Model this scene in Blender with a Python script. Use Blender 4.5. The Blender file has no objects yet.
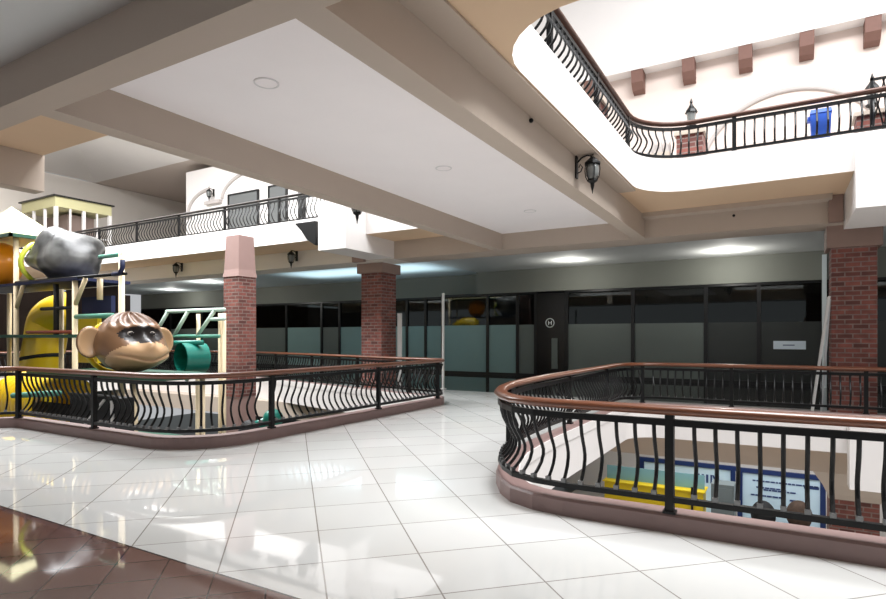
import bpy, math, random
from mathutils import Vector, Matrix
random.seed(7)
PI = math.pi
scene = bpy.context.scene
COL = scene.collection

# ------------------------------------------------------------------ camera
YAW = math.radians(30.4)
cam_d = bpy.data.cameras.new('camera')
cam_d.sensor_fit = 'HORIZONTAL'; cam_d.sensor_width = 36.0
cam_d.lens = 36.0 * 578.0 / 886.0
cam_d.shift_y = 37.5 / 886.0
cam_d.clip_start = 0.05; cam_d.clip_end = 300
cam = bpy.data.objects.new('camera', cam_d); COL.objects.link(cam)
cam.location = (0, 0, 1.6); cam.rotation_euler = (PI/2, 0, YAW)
scene.camera = cam

# ------------------------------------------------------------------ world, skylights, exposure
w = bpy.data.worlds.new('world'); scene.world = w; w.use_nodes = True
bg = w.node_tree.nodes['Background']
bg.inputs[0].default_value = (0.95, 0.97, 1.0, 1); bg.inputs[1].default_value = 0.36

def area_light(name, loc, sx, sy, power, color=(1, 1, 1), rot=(0, 0, 0), spread=None):
    d = bpy.data.lights.new(name, 'AREA'); d.shape = 'RECTANGLE'; d.size = sx; d.size_y = sy
    d.energy = power; d.color = color
    if spread: d.spread = spread
    o = bpy.data.objects.new(name, d); COL.objects.link(o); o.location = loc; o.rotation_euler = rot
    return o
area_light('skylight_right', (3.4, 8.0, 13.6), 10.0, 6.5, 3400, (0.97, 0.985, 1))
area_light('skylight_left', (-17.0, 9.0, 10.9), 14.0, 5.0, 3600, (0.97, 0.985, 1))
area_light('lower_fill_right', (-0.5, 18.5, -0.80), 7.0, 4.0, 170, (0.93, 0.97, 1))  # unseen fill light added under the slab to brighten the lower storey
area_light('lower_fill_left', (-14.0, 16.6, -0.80), 9.0, 2.0, 14, (0.93, 0.98, 1))  # weaker added fill behind the play area, no lamp fittings
area_light('cove_fill', (-15.2, 19.2, 3.7), 7.0, 2.2, 60, (0.72, 0.92, 1.0), (PI, 0, 0))  # floating uplight added to brighten the left back ceiling, no fixture

vs = scene.view_settings
scene.display_settings.display_device = 'sRGB'
vs.view_transform = 'Standard'; vs.look = 'None'; vs.gamma = 1.0; vs.use_curve_mapping = False
vs.exposure = 0.47

# ------------------------------------------------------------------ materials
def srgb(r, g, b):
    f = lambda c: (c/255/12.92) if c/255 <= 0.04045 else ((c/255+0.055)/1.055)**2.4
    return (f(r), f(g), f(b), 1)

MATS = {}
def mat(name, rgb, rough=0.6, metal=0.0, noise=0.0, nscale=6.0, spec=0.5, bump=0.0, emit=None, estr=0.0, coat=0.0):
    m = bpy.data.materials.new(name); m.use_nodes = True
    nt = m.node_tree; b = nt.nodes['Principled BSDF']
    c = srgb(*rgb)
    b.inputs['Base Color'].default_value = c
    b.inputs['Roughness'].default_value = rough
    b.inputs['Metallic'].default_value = metal
    b.inputs['Specular IOR Level'].default_value = spec
    b.inputs['Coat Weight'].default_value = coat
    if noise > 0 or bump > 0:
        tc = nt.nodes.new('ShaderNodeTexCoord'); nz = nt.nodes.new('ShaderNodeTexNoise')
        nz.inputs['Scale'].default_value = nscale; nz.inputs['Detail'].default_value = 5
        nt.links.new(tc.outputs['Object'], nz.inputs['Vector'])
        if noise > 0:
            mx = nt.nodes.new('ShaderNodeMix'); mx.data_type = 'RGBA'
            mx.inputs['A'].default_value = tuple(x*(1-noise) for x in c[:3]) + (1,)
            mx.inputs['B'].default_value = tuple(min(1, x*(1+noise)) for x in c[:3]) + (1,)
            nt.links.new(nz.outputs['Fac'], mx.inputs['Factor'])
            nt.links.new(mx.outputs['Result'], b.inputs['Base Color'])
        if bump > 0:
            bp = nt.nodes.new('ShaderNodeBump'); bp.inputs['Strength'].default_value = bump; bp.inputs['Distance'].default_value = 0.02
            nt.links.new(nz.outputs['Fac'], bp.inputs['Height']); nt.links.new(bp.outputs['Normal'], b.inputs['Normal'])
    if emit:
        b.inputs['Emission Color'].default_value = srgb(*emit); b.inputs['Emission Strength'].default_value = estr
    MATS[name] = m
    return m

WHITE = mat('white_paint', (226, 221, 218), 0.7, noise=0.02, nscale=2)
PANEL = mat('ceiling_white', (252, 246, 246), 0.8, noise=0.02, nscale=2)
GREYC = mat('ceiling_grey', (222, 224, 222), 0.8)
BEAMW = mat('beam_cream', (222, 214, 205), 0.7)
TAN = mat('tan_soffit', (222, 192, 160), 0.75, noise=0.02, nscale=2)
BEAM = mat('beam_taupe', (188, 173, 159), 0.7, noise=0.03, nscale=3)
PINK = mat('plaster_pink', (154, 126, 120), 0.7, noise=0.05, nscale=5)
UPWALL = mat('upper_wall', (214, 197, 188), 0.8, noise=0.02, nscale=2)
HEADER = mat('header_grey', (124, 126, 118), 0.7, noise=0.03, nscale=2)
COVE = mat('cove_white', (225, 235, 238), 0.7)
CURB = mat('curb_mauve', (132, 108, 104), 0.45, noise=0.06, nscale=9)
IRON = mat('black_iron', (9, 9, 10), 0.42, spec=0.3)
FRAME = mat('dark_frame', (14, 15, 16), 0.35)
BROWNW = mat('corbel_wood', (112, 80, 70), 0.7, noise=0.12, nscale=10)
ARCHG = mat('arch_moulding', (178, 170, 166), 0.7)
STEEL = mat('white_metal', (232, 232, 230), 0.35)
ALU = mat('aluminium', (205, 208, 210), 0.35, metal=0.6)
LGLASS = mat('lantern_glass', (120, 122, 120), 0.12, spec=0.7)
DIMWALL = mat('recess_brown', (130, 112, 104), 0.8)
LOWDARK = mat('lower_dark_wall', (34, 50, 46), 0.5)
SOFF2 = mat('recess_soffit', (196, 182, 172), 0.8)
SHADEP = mat('capital_taupe', (150, 126, 116), 0.7, noise=0.05, nscale=5)
COLLAR = mat('steel_collar', (120, 120, 120), 0.3, metal=0.8)
BLUEBIN = mat('blue_plastic', (40, 88, 190), 0.5)
YEL = mat('yellow_plastic', (236, 196, 30), 0.35, coat=0.3)
YELD = mat('yellow_paint', (238, 205, 20), 0.4)
ORANGE = mat('orange_plastic', (240, 150, 20), 0.35, coat=0.3)
TEAL = mat('teal_plastic', (10, 120, 105), 0.35, coat=0.3)
GREENP = mat('green_pipe', (95, 160, 140), 0.4)
GREEND = mat('green_trim', (34, 80, 64), 0.5)
MINT = mat('pale_mint_pipe', (205, 225, 212), 0.5)
BEIGE = mat('beige_pad', (222, 204, 170), 0.7, noise=0.06, nscale=12)
CREAM = mat('roof_cream', (196, 190, 146), 0.7)
LIME = mat('lime_rim', (205, 215, 70), 0.4)
DKBLUE = mat('navy_pad', (20, 30, 70), 0.6)
MAT_GR = mat('green_mat', (14, 56, 46), 0.8)
BLACKPAD = mat('black_pad', (22, 22, 24), 0.7, noise=0.2, nscale=15)
REDB = mat('red_brown_pad', (130, 60, 40), 0.7)
FUR = mat('monkey_brown', (128, 94, 66), 0.4, noise=0.10, nscale=5, coat=0.2)
FURTOP = mat('monkey_dark_curl', (104, 74, 54), 0.45, noise=0.15, nscale=8)
MUZ = mat('monkey_tan', (206, 168, 128), 0.35, noise=0.05, nscale=5, coat=0.2)
MASK = mat('monkey_mask', (28, 20, 18), 0.4)
EYEW = mat('eye_white', (225, 215, 205), 0.2)
PAPER = mat('paper_white', (214, 226, 236), 0.8)
SIGNB = mat('sign_pale_blue', (196, 220, 234), 0.6)
SIGNF = mat('sign_navy_frame', (16, 40, 90), 0.4)
INK = mat('ink_navy', (40, 60, 110), 0.7)
TEALG = mat('lower_glass_teal', (120, 170, 185), 0.15, spec=0.6)
CHAIRD = mat('chair_black', (18, 18, 20), 0.7, noise=0.3, nscale=20)
CHAIRB = mat('chair_mottled', (70, 52, 40), 0.8, noise=0.7, nscale=14)
FILM = mat('frosted_film', (98, 106, 102), 0.45, noise=0.08, nscale=0.7)
FILMT = mat('frosted_film_teal', (128, 156, 154), 0.45, noise=0.06, nscale=0.7)
FILMD = mat('dark_film', (44, 48, 46), 0.3)
INTER = mat('shop_interior', (70, 72, 72), 0.9)
DOORB = mat('black_door', (8, 8, 9), 0.25)
LOWFLOOR = mat('lower_floor', (190, 188, 184), 0.25)
GREYBIN = mat('grey_plastic', (110, 120, 122), 0.5)
WINPANE = mat('upper_window_pane', (104, 106, 106), 0.12, spec=0.7)
CHROME = mat('pale_mark', (235, 238, 238), 0.5)
LEDD = mat('lamp_lit', (255, 250, 240), 0.5, emit=(255, 250, 238), estr=14)
LEDC = mat('lamp_unlit', (226, 222, 222), 0.5)

def nmath(nt, op, a, b=None, c=None):
    n = nt.nodes.new('ShaderNodeMath'); n.operation = op
    for i, v in enumerate((a, b, c)):
        if v is None: continue
        if isinstance(v, (int, float)): n.inputs[i].default_value = v
        else: nt.links.new(v, n.inputs[i])
    return n.outputs[0]

def mixc(nt, fac, a, b):
    n = nt.nodes.new('ShaderNodeMix'); n.data_type = 'RGBA'
    for key, v in (('A', a), ('B', b)):
        if isinstance(v, tuple): n.inputs[key].default_value = v
        else: nt.links.new(v, n.inputs[key])
    if isinstance(fac, (int, float)): n.inputs['Factor'].default_value = fac
    else: nt.links.new(fac, n.inputs['Factor'])
    return n.outputs['Result']

def floor_material():
    m = bpy.data.materials.new('tiled_floor'); m.use_nodes = True; nt = m.node_tree
    b = nt.nodes['Principled BSDF']
    tc = nt.nodes.new('ShaderNodeTexCoord'); sp = nt.nodes.new('ShaderNodeSeparateXYZ')
    nt.links.new(tc.outputs['Object'], sp.inputs[0]); x, y = sp.outputs[0], sp.outputs[1]
    k = 1/math.sqrt(2)
    u = nmath(nt, 'MULTIPLY', nmath(nt, 'ADD', x, y), k)
    v = nmath(nt, 'MULTIPLY', nmath(nt, 'SUBTRACT', y, x), k)
    def grout(c, off, p, wd):
        f = nmath(nt, 'FRACT', nmath(nt, 'DIVIDE', nmath(nt, 'SUBTRACT', c, off - 70*p), p))
        d = nmath(nt, 'ABSOLUTE', nmath(nt, 'SUBTRACT', f, 0.5))
        return nmath(nt, 'GREATER_THAN', d, 0.5 - wd/p/2)
    gw = nmath(nt, 'MAXIMUM', grout(u, 0.205, 0.697, 0.011), grout(v, 3.486, 0.697, 0.011))
    gb = nmath(nt, 'MAXIMUM', grout(u, -0.163, 0.3465, 0.011), grout(v, 3.83, 0.3465, 0.011))
    # per-tile tone
    iu = nmath(nt, 'FLOOR', nmath(nt, 'DIVIDE', nmath(nt, 'SUBTRACT', u, 0.205), 0.697))
    iv = nmath(nt, 'FLOOR', nmath(nt, 'DIVIDE', nmath(nt, 'SUBTRACT', v, 3.486), 0.697))
    cb = nt.nodes.new('ShaderNodeCombineXYZ'); nt.links.new(iu, cb.inputs[0]); nt.links.new(iv, cb.inputs[1])
    wn = nt.nodes.new('ShaderNodeTexWhiteNoise'); nt.links.new(cb.outputs[0], wn.inputs['Vector'])
    tone = mixc(nt, wn.outputs['Value'], srgb(211, 211, 208), srgb(219, 219, 217))
    iu2 = nmath(nt, 'FLOOR', nmath(nt, 'DIVIDE', nmath(nt, 'SUBTRACT', u, -0.163), 0.3465))
    iv2 = nmath(nt, 'FLOOR', nmath(nt, 'DIVIDE', nmath(nt, 'SUBTRACT', v, 3.83), 0.3465))
    cb2 = nt.nodes.new('ShaderNodeCombineXYZ'); nt.links.new(iu2, cb2.inputs[0]); nt.links.new(iv2, cb2.inputs[1])
    wn2 = nt.nodes.new('ShaderNodeTexWhiteNoise'); nt.links.new(cb2.outputs[0], wn2.inputs['Vector'])
    btone = mixc(nt, wn2.outputs['Value'], srgb(104, 78, 72), srgb(120, 90, 82))
    cw = mixc(nt, gw, tone, srgb(150, 145, 140))
    cbz = mixc(nt, gb, btone, srgb(70, 52, 48))
    cd = mixc(nt, gw, srgb(46, 46, 46), srgb(25, 25, 25))
    edge = nmath(nt, 'COMPARE', y, 2.6, 0.008)
    near = nmath(nt, 'LESS_THAN', y, 2.6)
    far = nmath(nt, 'GREATER_THAN', y, 15.15)
    c = mixc(nt, far, mixc(nt, edge, mixc(nt, near, cw, cbz), srgb(50, 42, 40)), cd)
    nt.links.new(c, b.inputs['Base Color'])
    nz = nt.nodes.new('ShaderNodeTexNoise'); nz.inputs['Scale'].default_value = 3.0; nz.inputs['Detail'].default_value = 4
    nt.links.new(tc.outputs['Object'], nz.inputs['Vector'])
    mr = nt.nodes.new('ShaderNodeMapRange'); mr.inputs['To Min'].default_value = 0.025; mr.inputs['To Max'].default_value = 0.06
    nt.links.new(nz.outputs['Fac'], mr.inputs['Value']); nt.links.new(mr.outputs[0], b.inputs['Roughness'])
    b.inputs['Specular IOR Level'].default_value = 0.75
    return m
FLOOR = floor_material()

def brick_material(name, c1, c2, mortar):
    m = bpy.data.materials.new(name); m.use_nodes = True; nt = m.node_tree
    b = nt.nodes['Principled BSDF']
    tc = nt.nodes.new('ShaderNodeTexCoord'); sp = nt.nodes.new('ShaderNodeSeparateXYZ')
    nt.links.new(tc.outputs['Object'], sp.inputs[0])
    cb = nt.nodes.new('ShaderNodeCombineXYZ')
    nt.links.new(nmath(nt, 'ADD', sp.outputs[0], sp.outputs[1]), cb.inputs[0]); nt.links.new(sp.outputs[2], cb.inputs[1])
    br = nt.nodes.new('ShaderNodeTexBrick')
    nt.links.new(cb.outputs[0], br.inputs['Vector'])
    br.inputs['Color1'].default_value = srgb(*c1); br.inputs['Color2'].default_value = srgb(*c2)
    br.inputs['Mortar'].default_value = srgb(*mortar)
    br.inputs['Scale'].default_value = 1.0; br.inputs['Mortar Size'].default_value = 0.013
    br.inputs['Brick Width'].default_value = 0.27; br.inputs['Row Height'].default_value = 0.098
    br.inputs['Bias'].default_value = -0.1
    nz = nt.nodes.new('ShaderNodeTexNoise'); nz.inputs['Scale'].default_value = 7; nz.inputs['Detail'].default_value = 6
    nt.links.new(tc.outputs['Object'], nz.inputs['Vector'])
    dk = mixc(nt, nmath(nt, 'MULTIPLY', nz.outputs['Fac'], 0.8), br.outputs['Color'], srgb(70, 44, 42))
    nt.links.new(dk, b.inputs['Base Color']); b.inputs['Roughness'].default_value = 0.8
    bp = nt.nodes.new('ShaderNodeBump'); bp.inputs['Strength'].default_value = 0.6; bp.inputs['Distance'].default_value = 0.02
    nt.links.new(nmath(nt, 'SUBTRACT', 1.0, br.outputs['Fac']), bp.inputs['Height']); nt.links.new(bp.outputs['Normal'], b.inputs['Normal'])
    return m
BRICK = brick_material('red_brick', (168, 98, 86), (92, 54, 50), (158, 138, 130))

def wood_material():
    m = bpy.data.materials.new('varnished_wood'); m.use_nodes = True; nt = m.node_tree
    b = nt.nodes['Principled BSDF']
    tc = nt.nodes.new('ShaderNodeTexCoord'); mp = nt.nodes.new('ShaderNodeMapping')
    mp.inputs['Scale'].default_value = (2.5, 2.5, 40)
    nt.links.new(tc.outputs['Object'], mp.inputs[0])
    nz = nt.nodes.new('ShaderNodeTexNoise'); nz.inputs['Scale'].default_value = 2.5; nz.inputs['Detail'].default_value = 6
    nt.links.new(mp.outputs[0], nz.inputs['Vector'])
    c = mixc(nt, nz.outputs['Fac'], srgb(74, 40, 24), srgb(128, 74, 46))
    nt.links.new(c, b.inputs['Base Color']); b.inputs['Roughness'].default_value = 0.3
    b.inputs['Coat Weight'].default_value = 0.25; b.inputs['Coat Roughness'].default_value = 0.15
    return m
WOOD = wood_material()
DARKW = mat('dark_handrail', (44, 36, 32), 0.35)

def boulder_material():
    m = bpy.data.materials.new('grey_boulder'); m.use_nodes = True; nt = m.node_tree
    b = nt.nodes['Principled BSDF']
    tc = nt.nodes.new('ShaderNodeTexCoord'); nz = nt.nodes.new('ShaderNodeTexNoise')
    nz.inputs['Scale'].default_value = 1.6; nz.inputs['Detail'].default_value = 3
    nt.links.new(tc.outputs['Object'], nz.inputs['Vector'])
    rp = nt.nodes.new('ShaderNodeValToRGB'); rp.color_ramp.elements[0].position = 0.36; rp.color_ramp.elements[1].position = 0.66
    rp.color_ramp.elements[0].color = srgb(24, 24, 24); rp.color_ramp.elements[1].color = srgb(122, 122, 120)
    nt.links.new(nz.outputs['Fac'], rp.inputs[0]); nt.links.new(rp.outputs[0], b.inputs['Base Color'])
    b.inputs['Roughness'].default_value = 0.35
    return m
BOULD = boulder_material()
LEFTW = mat('left_wall_brown', (88, 72, 66), 0.8, noise=0.1)
DARKW2 = mat('brown_handrail', (86, 54, 42), 0.4)

def glass_material(name, tint, rough=0.02):
    m = bpy.data.materials.new(name); m.use_nodes = True; nt = m.node_tree
    nt.nodes.remove(nt.nodes['Principled BSDF']); out = nt.nodes['Material Output']
    tr = nt.nodes.new('ShaderNodeBsdfTransparent'); tr.inputs[0].default_value = tint
    gl = nt.nodes.new('ShaderNodeBsdfGlossy'); gl.inputs['Roughness'].default_value = rough
    gl.inputs[0].default_value = (0.9, 0.95, 0.95, 1)
    fr = nt.nodes.new('ShaderNodeFresnel'); fr.inputs[0].default_value = 1.45
    mx = nt.nodes.new('ShaderNodeMixShader')
    nt.links.new(fr.outputs[0], mx.inputs[0]); nt.links.new(tr.outputs[0], mx.inputs[1]); nt.links.new(gl.outputs[0], mx.inputs[2])
    nt.links.new(mx.outputs[0], out.inputs[0])
    return m
GLASS = glass_material('dark_shop_glass', (0.45, 0.5, 0.5, 1))

# ------------------------------------------------------------------ mesh helpers
class MB:
    def __init__(s): s.v = []; s.f = []; s.mi = []
    def add(s, vs_, fs, mi=0):
        o = len(s.v); s.v += [tuple(p) for p in vs_]
        s.f += [tuple(i+o for i in f) for f in fs]; s.mi += [mi]*len(fs)
    def box(s, x0, x1, y0, y1, z0, z1, mi=0):
        s.add([(x0,y0,z0),(x1,y0,z0),(x1,y1,z0),(x0,y1,z0),(x0,y0,z1),(x1,y0,z1),(x1,y1,z1),(x0,y1,z1)],
              [(0,3,2,1),(4,5,6,7),(0,1,5,4),(1,2,6,5),(2,3,7,6),(3,0,4,7)], mi); return s
    def frustum(s, cx, cy, h0, h1, z0, z1, mi=0):
        a = [(cx-h0,cy-h0,z0),(cx+h0,cy-h0,z0),(cx+h0,cy+h0,z0),(cx-h0,cy+h0,z0)]
        b = [(cx-h1,cy-h1,z1),(cx+h1,cy-h1,z1),(cx+h1,cy+h1,z1),(cx-h1,cy+h1,z1)]
        s.add(a+b, [(0,3,2,1),(4,5,6,7),(0,1,5,4),(1,2,6,5),(2,3,7,6),(3,0,4,7)], mi); return s
    def prism(s, poly, axis, a0, a1, mi=0):
        # polygon in the plane perpendicular to axis, extruded between a0 and a1
        n = len(poly)
        def P(p, a):
            return (p[0],p[1],a) if axis == 'z' else ((a,p[0],p[1]) if axis == 'x' else (p[0],a,p[1]))
        s.add([P(p,a0) for p in poly]+[P(p,a1) for p in poly],
              [tuple(range(n))[::-1], tuple(range(n,2*n))]+[(i,(i+1)%n,n+(i+1)%n,n+i) for i in range(n)], mi); return s
    def tube(s, pts, r, n=8, mi=0, cap=True, closed=False):
        pts = [Vector(p) for p in pts]; m = len(pts); rings = []
        rr = r if isinstance(r, (list, tuple)) else [r]*m
        t0 = (pts[1]-pts[0]).normalized()
        up = Vector((0,0,1)) if abs(t0.z) < 0.9 else Vector((1,0,0))
        nrm = (up - t0*up.dot(t0)).normalized(); vs_ = []
        for i, p in enumerate(pts):
            if closed: t = (pts[(i+1)%m]-pts[i-1]).normalized()
            else: t = (pts[min(i+1,m-1)]-pts[max(i-1,0)]).normalized()
            nrm = (nrm - t*nrm.dot(t)).normalized(); bn = t.cross(nrm)
            for k in range(n):
                a = 2*PI*(k+0.5)/n
                vs_.append(p + (nrm*math.cos(a)+bn*math.sin(a))*rr[i])
        fs = []
        for i in range(m if closed else m-1):
            j = (i+1) % m
            for k in range(n):
                fs.append((i*n+k, i*n+(k+1)%n, j*n+(k+1)%n, j*n+k))
        if cap and not closed: fs += [tuple(range(n))[::-1], tuple(range((m-1)*n, m*n))]
        s.add(vs_, fs, mi); return s
    def bar(s, a, b, r, n=4, mi=0): return s.tube([a, b], r, n, mi)
    def lathe(s, prof, c=(0,0,0), n=16, mi=0):
        vs_ = []; m = len(prof)
        for (r, z) in prof:
            for k in range(n):
                a = 2*PI*k/n; vs_.append((c[0]+r*math.cos(a), c[1]+r*math.sin(a), c[2]+z))
        fs = [(i*n+k, i*n+(k+1)%n, (i+1)*n+(k+1)%n, (i+1)*n+k) for i in range(m-1) for k in range(n)]
        fs += [tuple(range(n))[::-1], tuple(range((m-1)*n, m*n))]
        s.add(vs_, fs, mi); return s
    def ball(s, fn, nu=48, nv=28, mif=None):
        # fn(direction) -> point
        vs_ = []; dirs = []
        for j in range(1, nv):
            th = PI*j/nv
            for i in range(nu):
                ph = 2*PI*i/nu
                d = Vector((math.sin(th)*math.cos(ph), math.sin(th)*math.sin(ph), math.cos(th))); dirs.append(d); vs_.append(fn(d))
        dirs += [Vector((0,0,1)), Vector((0,0,-1))]; vs_ += [fn(dirs[-2]), fn(dirs[-1])]
        T = len(vs_)-2; B = len(vs_)-1; o = len(s.v); s.v += [tuple(p) for p in vs_]
        fs = []
        for j in range(nv-2):
            for i in range(nu):
                fs.append((j*nu+i, (j+1)*nu+i, (j+1)*nu+(i+1)%nu, j*nu+(i+1)%nu))
        for i in range(nu):
            fs.append((T, i, (i+1)%nu)); b0 = (nv-2)*nu; fs.append((B, b0+(i+1)%nu, b0+i))
        for f in fs:
            s.f.append(tuple(q+o for q in f))
            if mif:
                d = Vector((0,0,0))
                for q in f: d += dirs[q]
                s.mi.append(mif(d.normalized()))
            else: s.mi.append(0)
        return s
    def sweep(s, path, prof, closed=True, mi=0):
        # profile of (offset to the left of the path, z), carried along a 2D path
        n = len(path); m = len(prof); vs_ = []
        for i in range(n):
            p = Vector(path[i])
            a = Vector(path[i-1]) if (closed or i > 0) else p - (Vector(path[1])-p)
            b = Vector(path[(i+1) % n]) if (closed or i < n-1) else p + (p - Vector(path[i-1]))
            t1 = (p-a).normalized(); t2 = (b-p).normalized()
            n1 = Vector((-t1.y, t1.x)); n2 = Vector((-t2.y, t2.x)); nn = (n1+n2)
            nn = nn.normalized() / max(0.4, nn.normalized().dot(n1))
            for (o, z) in prof: vs_.append((p.x+nn.x*o, p.y+nn.y*o, z))
        fs = []
        for i in range(n if closed else n-1):
            j = (i+1) % n
            for k in range(m): fs.append((i*m+k, j*m+k, j*m+(k+1)%m, i*m+(k+1)%m))
        if not closed: fs += [tuple(range(m)), tuple(range((n-1)*m, n*m))[::-1]]
        s.add(vs_, fs, mi); return s
    def mesh(s, name, mats, smooth=False):
        me = bpy.data.meshes.new(name); me.from_pydata(s.v, [], s.f)
        for mm in (mats if isinstance(mats, (list, tuple)) else [mats]): me.materials.append(mm)
        me.polygons.foreach_set('material_index', s.mi)
        import bmesh
        bm = bmesh.new(); bm.from_mesh(me); bmesh.ops.recalc_face_normals(bm, faces=bm.faces); bm.to_mesh(me); bm.free()
        if smooth:
            me.polygons.foreach_set('use_smooth', [True]*len(me.polygons))
        me.update(); return me
    def build(s, name, mats, parent=None, smooth=False, loc=None, rot=None):
        o = bpy.data.objects.new(name, s.mesh(name, mats, smooth)); COL.objects.link(o)
        if parent: o.parent = parent
        if loc: o.location = loc
        if rot: o.rotation_euler = rot
        return o

def struct(o, label=None):
    o['kind'] = 'structure'
    if label: o['label'] = label
    return o
def tag(o, label, cat, group=None):
    o['label'] = label; o['category'] = cat
    if group: o['group'] = group
    return o
def thing(name, label, cat, loc=(0,0,0), rz=0, group=None):
    o = bpy.data.objects.new(name, None); COL.objects.link(o); o.location = loc; o.rotation_euler = (0,0,rz)
    o.empty_display_size = 0.2
    return tag(o, label, cat, group)
def copy_thing(o, loc, rz, label, group=None):
    c = o.copy(); COL.objects.link(c); c.location = loc; c.rotation_euler = (0,0,rz); c['label'] = label
    if group: c['group'] = group
    for ch in o.children:
        d = ch.copy(); COL.objects.link(d); d.parent = c
        for g in ch.children:
            e = g.copy(); COL.objects.link(e); e.parent = d
    return c

def fillet(pts, seg=8):
    out = []; n = len(pts)
    for i, p in enumerate(pts):
        r = p[2] if len(p) > 2 else 0
        P = Vector(p[:2])
        if r <= 0: out.append((P.x, P.y)); continue
        A = Vector(pts[i-1][:2]); B = Vector(pts[(i+1) % n][:2])
        u = (A-P).normalized(); v = (B-P).normalized()
        half = math.acos(max(-1, min(1, u.dot(v))))/2
        d = r/math.tan(half); c = P + (u+v).normalized()*(r/math.sin(half))
        a0 = math.atan2(*(P+u*d-c).yx); a1 = math.atan2(*(P+v*d-c).yx)
        da = (a1-a0+PI) % (2*PI) - PI
        for k in range(seg+1):
            a = a0+da*k/seg; out.append((c.x+r*math.cos(a), c.y+r*math.sin(a)))
    return out
def inset(path, d):
    n = len(path); out = []
    for i in range(n):
        p = Vector(path[i]); t1 = (p-Vector(path[i-1])).normalized(); t2 = (Vector(path[(i+1) % n])-p).normalized()
        n1 = Vector((-t1.y, t1.x)); nn = (n1+Vector((-t2.y, t2.x))).normalized(); nn = nn/max(0.4, nn.dot(n1))
        out.append((p.x+nn.x*d, p.y+nn.y*d))
    return out

def slab(name, outer, holes, z0, z1, mats):
    cu = bpy.data.curves.new(name, 'CURVE'); cu.dimensions = '2D'; cu.fill_mode = 'BOTH'
    for poly in [outer]+holes:
        sp = cu.splines.new('POLY'); sp.points.add(len(poly)-1)
        for q, p in zip(sp.points, poly): q.co = (p[0], p[1], 0, 1)
        sp.use_cyclic_u = True
    cu.extrude = (z1-z0)/2
    tmp = bpy.data.objects.new('tmp', cu); COL.objects.link(tmp)
    dg = bpy.context.evaluated_depsgraph_get()
    me = bpy.data.meshes.new_from_object(tmp.evaluated_get(dg))
    bpy.data.objects.remove(tmp); bpy.data.curves.remove(cu)
    me.name = name
    zc = (z0+z1)/2
    for v in me.vertices: v.co.z += zc
    me.materials.clear()
    for m_ in mats: me.materials.append(m_)      # top, side, bottom
    import bmesh
    bm = bmesh.new(); bm.from_mesh(me); bmesh.ops.remove_doubles(bm, verts=bm.verts, dist=1e-4)
    bmesh.ops.recalc_face_normals(bm, faces=bm.faces)
    for f in bm.faces:
        f.smooth = False
        f.normal_update()
        zmean = sum(v.co.z for v in f.verts)/len(f.verts)
        f.material_index = 0 if (abs(f.normal.z) > 0.5 and zmean > zc) else (2 if abs(f.normal.z) > 0.5 else 1)
    bm.to_mesh(me); bm.free()
    o = bpy.data.objects.new(name, me); COL.objects.link(o)
    return struct(o)

# ------------------------------------------------------------------ the setting: slabs with their openings
Z1 = 5.06; SOF = 4.42; BB = 3.9; PANZ = 4.32; LZ = -4.4
R0 = fillet([(-1.7,5.0),(8,5.0),(8,13.4),(-3.1,13.4,0.9),(-3.1,8.2),(-3.07,7.5),(-3.01,6.8),(-2.87,6.2),(-2.70,5.75),(-2.49,5.40),(-2.28,5.17),(-2.0,5.04)])
L0 = fillet([(-24,3.0),(-13.2,3.0,0.2),(-11.72,5.0,0.25),(-6.9,5.0,1.1),(-6.9,12.25,0.75),(-8.4,12.5),(-16.2,14.75),(-24,14.75)])
R1 = fillet([(-2.4,4.75,0.95),(9,4.75),(9,12.0),(-2.4,12.0,0.95)])
L1 = fillet([(-26,4.6),(-6.95,4.6,0.9),(-6.95,12.6,0.9),(-26,12.6)])
CW = 0.24
slab('floor', [(-40,-7),(12,-7),(12,22.3),(-40,22.3)], [inset(R0,CW), inset(L0,CW)], -0.58, 0.0, [FLOOR, WHITE, TAN])
slab('floor_upper', [(-36,-7),(12,-7),(12,24),(-36,24)], [R1, L1], SOF, Z1, [LOWFLOOR, WHITE, TAN])
struct(MB().box(-7.0,12,-7,30,LZ-0.2,LZ).build('floor_lower', LOWFLOOR))
struct(MB().box(-40,-7.0,-7,30,LZ-0.2,LZ).build('floor_play', LOWDARK))
def curb(name, path, h, z=0):
    st = MB().sweep(path, [(CW,z-0.01),(CW,z+h-0.012),(CW+0.012,z+h-0.012),(CW+0.012,z-0.01)])
    o = struct(MB().sweep(path, [(0,z),(0,z+h-0.02),(0.02,z+h),(CW-0.02,z+h),(CW,z+h-0.02),(CW,z)]).build(name, CURB)); st.build('inner_face', WHITE, o); return o
curb('trim_1', R0, 0.155); curb('trim_2', L0, 0.165)

# ceilings, beams
struct(MB().box(-6.37,-3.03,3.06,13.95,PANZ,SOF-0.002).build('ceiling_1', PANEL))
struct(MB().box(-36,12,-7,2.75,4.30,SOF-0.002).build('ceiling_2', GREYC))
struct(MB().box(-11.2,12,14.95,22,4.34,SOF-0.002).build('ceiling_3', GREYC))
struct(MB().box(-36,-11.2,14.95,24,4.34,SOF-0.002).build('ceiling_4', COVE))
struct(MB().box(-6.63,-6.37,3.06,13.95,BB,SOF-0.002).build('trim_3', BEAM))
struct(MB().box(-3.03,-2.75,3.06,13.95,BB,SOF-0.002).build('trim_4', BEAM))
struct(MB().box(-36,12,2.75,3.06,BB,SOF-0.002).build('trim_5', BEAM))
struct(MB().box(-9.85,12,13.95,14.95,BB,SOF-0.002).build('trim_6', BEAM))
struct(MB().box(-36,-9.85,13.95,14.95,BB,SOF-0.002).build('trim_14', BEAMW))  # white-painted stretch; its paler tone also stands for the light on it
struct(MB().box(-10.2,-9.9,3.06,4.62,3.86,SOF-0.002).build('trim_7', BEAM))
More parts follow.
